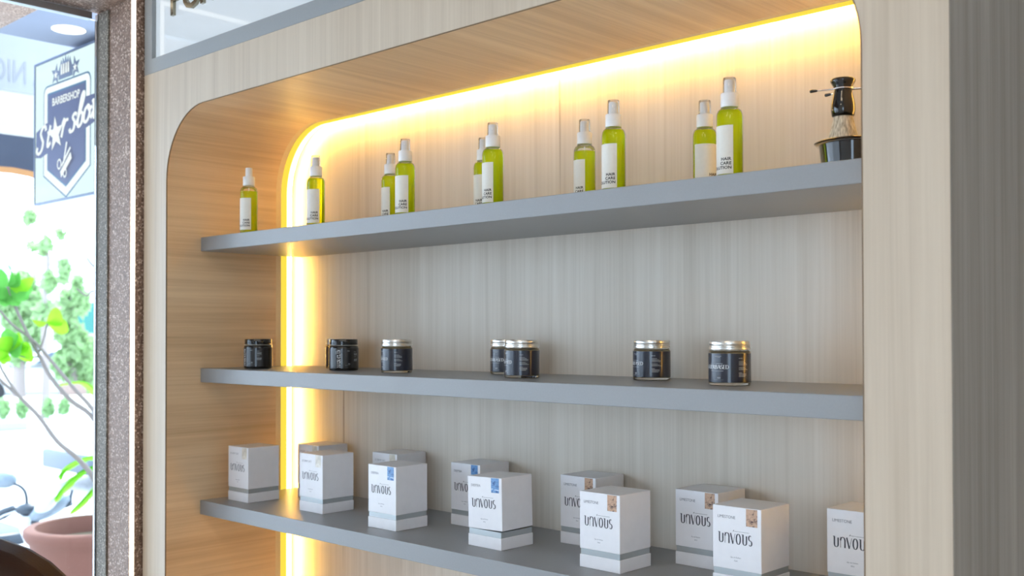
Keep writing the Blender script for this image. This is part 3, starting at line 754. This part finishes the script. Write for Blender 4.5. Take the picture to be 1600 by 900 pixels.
layer(star(-.078, q(2.140), .062, .026, PI/2+.12), 'star', 'shop_white')
# crown with two small stars
crown = [(-.075, q(2.322)), (-.075, q(2.355)), (-.060, q(2.372)), (-.046, q(2.392)), (-.036, q(2.372)), (-.028, q(2.396)), (-.012, q(2.378)), (0, q(2.404)), (.012, q(2.378)), (.028, q(2.396)), (.036, q(2.372)), (.046, q(2.392)), (.060, q(2.372)), (.075, q(2.355)), (.075, q(2.322))]
layer([(x*.72, z) for x, z in crown], 'crown', 'shop_frame')
layer(star(-.075, q(2.345), .040, .017, PI/2-.2), 'crown_star', 'shop_frame'); layer(star(.075, q(2.347), .040, .017, PI/2+.2), 'crown_star', 'shop_frame')
layer(star(-.075, q(2.343), .016, .006, PI/2), 'star_cutout', 'shop_white'); layer(star(.075, q(2.345), .016, .006, PI/2), 'star_cutout', 'shop_white')
for k in (-.028, -.010, .010, .028):
    layer([(k-.006, q(2.337)), (k+.006, q(2.337)), (k+.004, q(2.372)), (k-.004, q(2.372))], 'crown_cutout', 'shop_white')
# scissors and comb
_lay[0] += 1
sc_ = merge(nib([(.020, q(2.100)), (-.004, q(2.030))], .009, None), nib([(.048, q(2.078)), (-.020, q(2.022))], .009), nib(arc(-.038, q(2.030), .014, .016, 0, 360, 16), .006), nib(arc(.006, q(1.996), .012, .014, 0, 360, 16), .006))
sflat(sc_, 0, 0, 'scissors', 'shop_white')
layer([(-.030, q(2.003)), (.050, q(2.062)), (.058, q(2.040)), (-.022, q(1.983))], 'comb', 'shop_white')
MB().box(-.02, .02, .05, .09, hz, hz+.018).build('hanger', 'shop_frame', ss)
MB().box(.16, .20, .05, .09, hz, hz+.018).build('hanger', 'shop_frame', ss)

# canopy, fascia, awning
ZC = 2.43
struct(MB().box(-3.565, XI-.163, .18, 2.2, ZC, ZC+.25).build('soffit', 'soffit_blue'))
struct(MB().box(-3.62, XI-.163, -4.7, .1795, ZC-.001, ZC+.25).build('trim_2', 'stone'))
dl = MB().lathe([(.0001,0),(.052,0),(.052,.003),(.0001,.003)], 28, (-3.36, .335, ZC-.0035)).build('soffit_downlight', 'downlight', None, 40)
tag(dl, 'small round downlight glowing under the canopy above the shop sign', 'light')
fa = thing('fascia_banner', 'pale banner board beyond the canopy with faint mirrored lettering', 'banner', (-4.2, 1.2, 2.39))
MB().box(-.03, 0, -2.6, 2.2, 0, .55).build('board', 'fascia_white', fa)
tf = text2d('OUR NIC', .088, .008); kf = .31/width(tf)
MB().add([(.0012, -.475-u*kf, .034+v) for u, v in tf[0]], tf[1]).build('lettering', 'ghost_ink', fa)
va = tag(MB().box(-5.06, -5.0, -2, 3.2, 2.375, 2.75).build('canopy_beam', 'valance'), 'cream canopy beam between the pale banner and the dark awning', 'beam')
aw = thing('awning', 'dark drooping awning with an orange hem seen beside the shop sign', 'awning', (-5.4, 1.0, 2.22))
def drape(z0, z1, name, mat, xoff=0):
    vs = []; fs = []; n = 60
    for i in range(n+1):
        y = -2+4.2*i/n; wv = .028*math.sin(y*9+2.2)
        for xx in (0, .012): vs += [(xx+.02*math.sin(y*14)+xoff, y, z0+wv), (xx+.02*math.sin(y*14)+xoff, y, z1 if z1 > .1 else z1+wv)]
    for i in range(n):
        k = 4*i; fs += [(k, k+4, k+5, k+1), (k+2, k+3, k+7, k+6), (k, k+2, k+6, k+4), (k+1, k+5, k+7, k+3)]
    return MB().add(vs, fs).build(name, mat, aw, 60)
drape(.03, .24, 'cloth', 'awning_dark'); drape(0, .03, 'hem', 'hem_orange')

# ------------------------------------------------------------------ street
ZG = -.35
struct(MB().box(-90, -5.4, -60, 90, ZG-.2, ZG).build('street', 'asphalt'))
struct(MB().box(-5.4, XI-.163, -6, 8, ZG-.2, -.08).build('terrace', 'paving'))
# potted shrub
pc = Vector((-4.88, 1.14, -.0798))
d5 = fw+r2*((150-800)/1650.29); d5 = d5*5.0
pc = Vector((CAM.x+d5.x, CAM.y+d5.y, -.0798))
pt = thing('potted_shrub', 'leafy shrub with arching bare branches in a terracotta pot outside the window', 'potted plant', pc)
hp = .63
ridge = []
for i in range(15):
    f = i/14; ridge += [(.20+.075*f**.8+(.003 if i % 2 else 0), .02+.48*f)]
pot = MB().lathe([(.0001,0),(.19,0),(.20,.01)]+ridge+[(.278,.52),(.285,.56),(.300,.575),(.312,.60),(.310,.622),(.300,hp),(.262,hp),(.250,.60),(.240,.55),(.0001,.54)], 64).build('pot', 'terracotta', pt, 50)
MB().lathe([(.0001,.545),(.238,.548),(.238,.556),(.10,.566),(.0001,.568)], 48).build('soil', 'soil', pot, 60)
def at(u, v, d):
    r = fw+r2*((u-800)/1650.29)+u2*((495-v)/1650.29); return CAM+r*d
def loc(u, v, d): return at(u, v, d)-pc
def curve(pts, n=5):
    P = [Vector(p) for p in pts]; out = []
    for i in range(len(P)-1):
        p0, p1, p2, p3 = P[max(i-1,0)], P[i], P[i+1], P[min(i+2,len(P)-1)]
        for k in range(n):
            t = k/n; out.append(.5*((2*p1)+(-p0+p2)*t+(2*p0-5*p1+4*p2-p3)*t*t+(-p0+3*p1-3*p2+p3)*t**3))
    out.append(P[-1]); return out
def branch(pts, r0, r1):
    c = curve(pts); n = len(c)
    MB().tube(c, [r0+(r1-r0)*i/(n-1) for i in range(n)], 8).build('branch', 'bark', pt, 60)
D = 4.95
root = Vector((0.02, 0, .56))
branch([root, loc(158,785,D), loc(147,748,D), loc(120,715,D), loc(90,690,D), loc(60,650,D), loc(30,620,D), loc(0,593,D), loc(-25,560,D)], .016, .006)
branch([root, loc(175,730,D), loc(148,657,D), loc(110,625,D), loc(80,590,D), loc(60,553,D), loc(40,515,D), loc(22,475,D), loc(12,448,D)], .014, .0055)
branch([loc(60,553,D), loc(68,530,D), loc(74,505,D)], .006, .004)
branch([root, loc(185,720,D), loc(148,645,D), loc(120,612,D), loc(95,582,D), loc(55,535,D), loc(20,508,D), loc(0,485,D)], .012, .0055)
branch([loc(60,650,D), loc(25,612,D), loc(0,572,D), loc(-20,530,D)], .008, .005)
branch([loc(62,557,D), loc(40,558,D), loc(14,551,D)], .005, .003)
branch([loc(165,560,D), loc(149,461,D), loc(135,462,D), loc(120,451,D)], .006, .003)
branch([loc(165,480,D), loc(150,424,D), loc(142,412,D), loc(136,403,D)], .006, .003)
branch([loc(149,461,D), loc(147,450,D), loc(145,440,D)], .004, .002)
def leaf(base, tip, wd, mat, fold=.25, par=pt, name='leaf', face=None):
    b, t = Vector(base), Vector(tip); ax = t-b; L = ax.length; ax.normalize()
    vd = fw if face is None else Vector(face)
    sd_ = ax.cross(vd).normalized(); nm = sd_.cross(ax).normalized()
    n = 7; vs = []; fs = []
    for i in range(n+1):
        f = i/n; hwid = wd*math.sin(PI*min(1, f**.85*.94+.03))*.5; c = b+ax*(L*f)+nm*(L*.12*math.sin(PI*f))
        vs += [c-sd_*hwid+nm*hwid*fold, c, c+sd_*hwid+nm*hwid*fold]
    for i in range(n):
        k = 3*i; fs += [(k, k+1, k+4, k+3), (k+1, k+2, k+5, k+4)]
    return MB().add(vs, fs).build(name, mat, par, 60)
for (a, b, wd, mt) in (
    ((15,448),(53,436),.10,'leaf_bright'), ((14,450),(50,455),.11,'leaf_deep'), ((14,450),(28,478),.09,'leaf_deep'), ((12,448),(-8,418),.10,'leaf_deep'), ((12,447),(12,414),.09,'leaf_deep'),
    ((12,450),(-15,455),.10,'leaf_deep'), ((15,452),(45,466),.07,'leaf_deep'), ((14,448),(30,425),.07,'leaf_deep'), ((10,452),(-6,474),.08,'leaf_deep'), ((20,470),(-4,470),.05,'leaf_deep'),
    ((73,505),(94,486),.10,'leaf_bright'), ((74,504),(107,517),.085,'leaf_bright'), ((73,504),(50,500),.05,'leaf_bright'),
    ((14,551),(12,514),.12,'leaf_deep'), ((14,551),(30,520),.10,'leaf_bright'), ((14,551),(-8,530),.12,'leaf_bright'), ((25,555),(50,548),.11,'leaf_bright'), ((14,552),(-6,556),.10,'leaf_bright'), ((14,551),(34,535),.09,'leaf_deep'), ((12,552),(2,565),.06,'leaf_bright'), ((30,553),(44,541),.07,'leaf_bright')):
    leaf(loc(a[0], a[1], D), loc(b[0], b[1], D-.03-.06*random.random()), wd*.9, mt, face=(fw+Vector((random.uniform(-.5,.5), random.uniform(-.5,.5), random.uniform(-.8,.2)))).normalized()[:])
# palm behind the pot
pb = at(215, 800, 5.35); pb.z = ZG
pb = Vector((pb.x, pb.y, ZG if pb.x < -5.4 else -.08))
pm = thing('palm_plant', 'feathery bright green palm growing behind the terracotta pot', 'palm', pb)
MB().tube([(0,0,0),(.01,0,.4),(0,.01,.75)], [.07,.06,.045], 10).build('stem', 'bark', pm, 60)
def frond(pts, ln, n=26):
    c = curve([Vector(p)-pb for p in pts], 8); mb = MB(); mb.tube(c, [.008-.006*i/(len(c)-1) for i in range(len(c))], 6)
    for i in range(n):
        f = .18+.82*i/n; k = min(len(c)-2, int(f*(len(c)-1))); p = c[k]; d = (c[k+1]-c[k]).normalized()
        s = d.cross(Vector((0, 0, 1))).normalized()
        for sg2 in (-1, 1):
            L = ln*(math.sin(PI*min(1, f*.85+.12)))**.7; tip = p+(d*.75+s*sg2*.75+Vector((0, 0, -.25))).normalized()*L
            wv = d*.012
            mb.add([p-wv, p+wv, p+wv*.8+(tip-p)*.55, tip, p-wv*.8+(tip-p)*.55], [(0, 1, 2, 3, 4)])
    mb.build('frond', 'palm_leaf', pm)
top = (215, 742)
frond([at(*top,5.35), at(165,728,5.32), at(130,735,5.32), at(100,760,5.32), at(85,780,5.32)], .16)
frond([at(*top,5.35), at(165,715,5.32), at(135,715,5.32), at(105,728,5.32), at(92,745,5.32)], .15)
frond([at(*top,5.35), at(170,745,5.32), at(145,765,5.32), at(125,785,5.32), at(110,800,5.32)], .14)
frond([at(*top,5.35), at(180,680,5.32), at(165,640,5.32), at(135,598,5.32), at(85,603,5.32)], .10)
frond([at(*top,5.35), at(215,690,5.32), at(235,670,5.32), at(260,690,5.32)], .14)
# scooter
sc0 = at(62, 800, 5.75); sc0.z = ZG
sct = thing('scooter', 'grey scooter handlebar and mirror visible behind the terracotta pot', 'scooter', sc0)
def sl(u, v, d=5.75): return at(u, v, d)-sc0
MB().tube([sl(-12,815), sl(8,806), sl(22,797), sl(42,795), sl(62,800), sl(85,796), sl(112,786)], .014, 10).build('handlebar', 'scooter_dark', sct, 60)
MB().tube([sl(-2,803), sl(8,799.5), sl(22,794)], [.018,.021,.018], 12).build('grip', 'scooter_dark', sct, 60)
MB().tube([sl(-14,818,5.7), sl(5,806,5.7), sl(25,799,5.7)], .006, 8).build('brake_lever', 'steel', sct, 60)
stalk = MB().tube(curve([sl(42,790), sl(41,775), sl(37,765), sl(28,758), sl(17,755)]), .008, 8).build('mirror_stalk', 'scooter_dark', sct, 60)
M3 = Matrix.Rotation(math.radians(46), 3, 'Z')
MB().ellipsoid(sl(5,750), (.075,.03,.045), 20, 12, M3).build('mirror', 'scooter_grey', sct, 60)
MB().ellipsoid(sl(78,793), (.13,.06,.05), 24, 12, M3 @ Matrix.Rotation(math.radians(-28), 3, 'Y')).build('cowl', 'scooter_grey', sct, 60)
MB().ellipsoid(sl(72,787,5.68), (.07,.03,.04), 20, 12, M3 @ Matrix.Rotation(math.radians(-35), 3, 'Y')).build('headlight', 'lamp_clear', sct, 60)
MB().ellipsoid(sl(45,796), (.07,.05,.035), 18, 10, M3).build('switch_box', 'scooter_dark', sct, 60)
MB().tube(curve([sl(110,790), sl(111,775), sl(113,765)]), .007, 8).build('mirror_stalk', 'scooter_dark', sct, 60)
leg = MB().tube(curve([sl(42,805), sl(44,825), sl(52,845), sl(58,860), sl(60,890)]), [.05,.055,.05,.04]+[.045]*17, 10)
leg.build('leg_shield', 'scooter_white', sct, 60)
MB().tube([sl(52,800), sl(60,880), (0.02, .0, .62), (.0, .0, .26)], .028, 10).build('steering_column', 'scooter_dark', sct, 60)
def wheel(c, R, w_, par, axis):
    wv = MB().lathe([(R*.55,-w_/2),(R*.9,-w_/2),(R,-w_/4),(R,w_/4),(R*.9,w_/2),(R*.55,w_/2)], 32, c, axis).build('wheel', 'tyre', par, 50)
    MB().lathe([(.0001,-w_*.3),(R*.56,-w_*.3),(R*.56,w_*.3),(.0001,w_*.3)], 24, c, axis).build('rim', 'steel', wv, 50)
wheel((.02, .03, .24), .24, .10, sct, 'y'); wheel((-1.15, .05, .24), .24, .10, sct, 'y')
cush_v, cush_f = cushion(.38, .15, .12, 5); MB().add([(a-.85, b+.05, c+.42) for a, b, c in cush_v], cush_f).build('rear_body', 'scooter_grey', sct, 60)
cush_v, cush_f = cushion(.34, .13, .05, 5); MB().add([(a-.85, b+.05, c+.60) for a, b, c in cush_v], cush_f).build('seat', 'scooter_dark', sct, 60)
MB().bbox(-.55, -.05, -.08, .16, .24, .30, .02).build('footboard', 'scooter_dark', sct, 40)

# cars
def make_car(name, label, locv, rz, group=None):
    t = thing(name, label, 'car', locv, rz)
    def loft(st, nm, mat, par):   # st: x, z0, z1, half width bottom, half width top
        vs = []; fs = []; n = 12
        for x, z0, z1, h0, h1 in st:
            for k in range(n):
                a = 2*PI*(k+.5)/n; cx, sz_ = math.cos(a), math.sin(a)
                f = lambda v: math.copysign(abs(v)**.45, v)
                zz = (z0+z1)/2+(z1-z0)/2*f(sz_); hh = h0+(h1-h0)*((zz-z0)/max(1e-4, z1-z0)); vs.append((x, hh*f(cx), zz))
        for i in range(len(st)-1):
            for k in range(n):
                k2 = (k+1) % n; fs.append((i*n+k, i*n+k2, (i+1)*n+k2, (i+1)*n+k))
        fs.append(tuple(range(n))); fs.append(tuple((len(st)-1)*n+k for k in range(n)))
        return MB().add(vs, fs).build(nm, mat, par, 50)
    body = loft([(-2.1,.35,.70,.66,.62),(-2.02,.22,.82,.80,.72),(-1.4,.18,.90,.86,.80),(-.7,.18,.96,.88,.82),(.8,.18,.98,.88,.82),(1.7,.20,.98,.87,.80),(2.05,.28,.92,.80,.72),(2.1,.4,.8,.68,.62)], 'body', 'car_white', t)
    loft([(-.85,.94,.97,.78,.78),(-.15,.94,1.36,.80,.62),(.35,.94,1.44,.80,.62),(1.2,.94,1.42,.80,.60),(1.95,.94,1.0,.72,.70)], 'cabin', 'car_white', t)
    loft([(-.90,.95,.975,.72,.72),(-.21,.97,1.33,.74,.58),(-.16,.97,1.345,.74,.58),(-.8,.95,.965,.72,.72)], 'windshield', 'car_glass', t)
    for s in (-1, 1):
        MB().prism([(-.30,1.0),(.10,1.32),(1.05,1.32),(1.45,1.02)], lambda p: (p[0], s*(.815-.21*(p[1]-1.0)/.42), p[1]), lambda p: (p[0], s*(.76-.21*(p[1]-1.0)/.42), p[1])).build('side_window', 'car_glass', t)
        MB().ellipsoid((-2.02, s*.56, .62), (.14, .20, .085), 16, 10).build('headlight', 'lamp_clear', t, 60)
        MB().ellipsoid((-.45, s*.95, 1.0), (.06, .10, .07), 14, 8).build('wing_mirror', 'car_white', t, 60)
        wheel((-1.3, s*.79, .31), .31, .2, t, 'y'); wheel((1.3, s*.79, .31), .31, .2, t, 'y')
    MB().bbox(-2.14, -2.0, -.62, .62, .20, .42, .03).build('grille', 'car_grille', t, 40)
    return t
make_car('parked_car', 'white car parked just beyond the potted plants, partly hidden by the stone wall', (-12.2, 6.35, ZG+.001), math.radians(90))
make_car('parked_car', 'small distant white car across the street behind the branches', (-28.6, 10.9, ZG+.001), math.radians(70))
# kerb planter, wall, hedge, building, trees
kb = tag(MB().bbox(-20.9, -20.2, -8, 7.05, ZG, ZG+.16, .02).build('kerb_planter', 'kerb_blue'), 'low blue-grey kerb planter across the bright street', 'planter')
cw = tag(MB().bbox(-25.2, -24.9, -6, 30, ZG, ZG+.32, .03).build('boundary_wall', 'wall_cream'), 'low cream boundary wall below the distant trees', 'wall')
def leaves(mb, c, r, n, sz, rnd):
    for _ in range(n):
        while True:
            p = Vector((rnd.uniform(-1,1), rnd.uniform(-1,1), rnd.uniform(-1,1)))
            if p.length < 1: break
        p = Vector((p.x*r[0]+c[0], p.y*r[1]+c[1], p.z*r[2]+c[2])); s = sz*rnd.uniform(.6, 1.4)
        a = Vector((rnd.gauss(0,1), rnd.gauss(0,1), rnd.gauss(0,1))).normalized(); b = a.orthogonal().normalized()
        mb.add([p-a*s, p+b*s*.5, p+a*s, p-b*s*.5], [(0,1,2,3)])
def tree(label, u, d, vbase, clumps, trunk_r, seed, sz=.10, lm='tree_leaf', dens=1.0):
    rnd = random.Random(seed); b = at(u, 600, d); b.z = ZG
    t = thing('street_tree', label, 'tree', b, 0, 'trees across the street')
    topc = max(at(cu, cv, d).z for cu, cv, *_ in clumps)-ZG
    pts = [Vector((0,0,0))]+[Vector((rnd.uniform(-.08,.08), rnd.uniform(-.08,.08), topc*k/5)) for k in range(1, 6)]
    MB().tube(curve(pts, 3), [trunk_r*(1-.7*i/15) for i in range(16)], 8).build('trunk', 'trunk_far', t, 60)
    mb = MB()
    for cu, cv, ru, rv in clumps:
        c = at(cu, cv, d)-b; k = d/1650.29; leaves(mb, c, (ru*k*.9, ru*k*.9, rv*k), int(ru*rv*.35*dens), sz, rnd)
    f = mb.build('foliage', lm, t); f['kind'] = 'stuff'
tree('slim tree with a tall bare-looking trunk rising behind the two-leaf sprig', 70, 22.5, 600, [(45,340,10,14),(70,385,14,14),(95,365,8,10),(75,440,12,18),(50,385,9,8),(100,425,9,22),(72,490,20,20)], .09, 1, .11, dens=1.0)
tree('loose pale tree filling the right half of the window beside the steel frame', 112, 26.5, 620, [(105,480,20,28),(125,470,16,22),(110,520,26,22),(130,545,26,22),(105,570,24,26),(140,590,18,24),(120,445,9,14)], .16, 2, .14)
tree('broad pale tree behind the upper leaf cluster at the left edge of the window', 30, 26.5, 620, [(35,440,20,18),(50,470,22,24),(25,500,22,18),(48,520,22,22),(10,475,16,22),(30,560,16,10)], .18, 3, .14)
tree('low bushy tree right of the distant white car under the pale tree', 118, 31, 620, [(105,600,24,16),(135,600,20,18),(92,585,14,14)], .10, 4, .14)
for i, (u, v, rr_) in enumerate(((4,650,10),(34,650,9),(76,648,9),(100,649,8))):
    c = at(u, v+4, 22.0); c.z = ZG; rnd = random.Random(50+i); t = thing('street_bush', ('small bush at the left edge of the window behind the kerb planter', 'small bush right of the leftmost one above the kerb planter', 'small bush beside the thick slanting branch', 'rightmost small bush above the roof of the parked car')[i], 'bush', c, 0, 'low bushes across the street')
    mb = MB(); leaves(mb, (0, 0, .24), (rr_*.0133, rr_*.0133, .22), 160, .06, rnd); f = mb.build('foliage', 'hedge_leaf', t); f['kind'] = 'stuff'
    MB().tube([(0,0,0),(0,0,.3)], .02, 6).build('stem', 'trunk_far', t)
hs = at(150, 500, 36); hs.z = ZG
bd = thing('white_building', 'distant white building with a teal panel behind the trees', 'building', hs)
e = at(132, 498, 36)-hs
MB().box(-7, e.x-.02, -.95, 9, 0, 4.2).build('wall', 'building_white', bd)
MB().box(-7.2, e.x+.2, -1.1, 9.2, 4.2, 4.45).build('roof', 'shutter_grey', bd)
MB().box(e.x-.02, e.x+.04, e.y-.35, e.y+.55, e.z-.5, e.z+.55).build('teal_panel', 'teal_pane', bd)
hs2 = at(35, 560, 36); hs2.z = ZG
b2 = thing('grey_house', 'distant grey shuttered house behind the left branches', 'house', hs2)
MB().box(-5, .3, -2.6, .1, 0, 2.2).build('wall', 'building_white', b2)
MB().box(  .302, .36, -1.9, .0, .30, 1.45).build('shutter', 'shutter_grey', b2)
MB().box(-5.2, .5, -2.8, .3, 2.2, 2.4).build('roof', 'shutter_grey', b2)
bs_ = at(114, 608, 25.6); bs_.z = ZG+.0
tag(MB().bbox(bs_.x-.1, bs_.x+.1, bs_.y-.3, bs_.y+.3, ZG, ZG+.62, .02).build('gate_pier', 'brick_red'), 'brownish pier standing by the low bushy tree', 'pier')
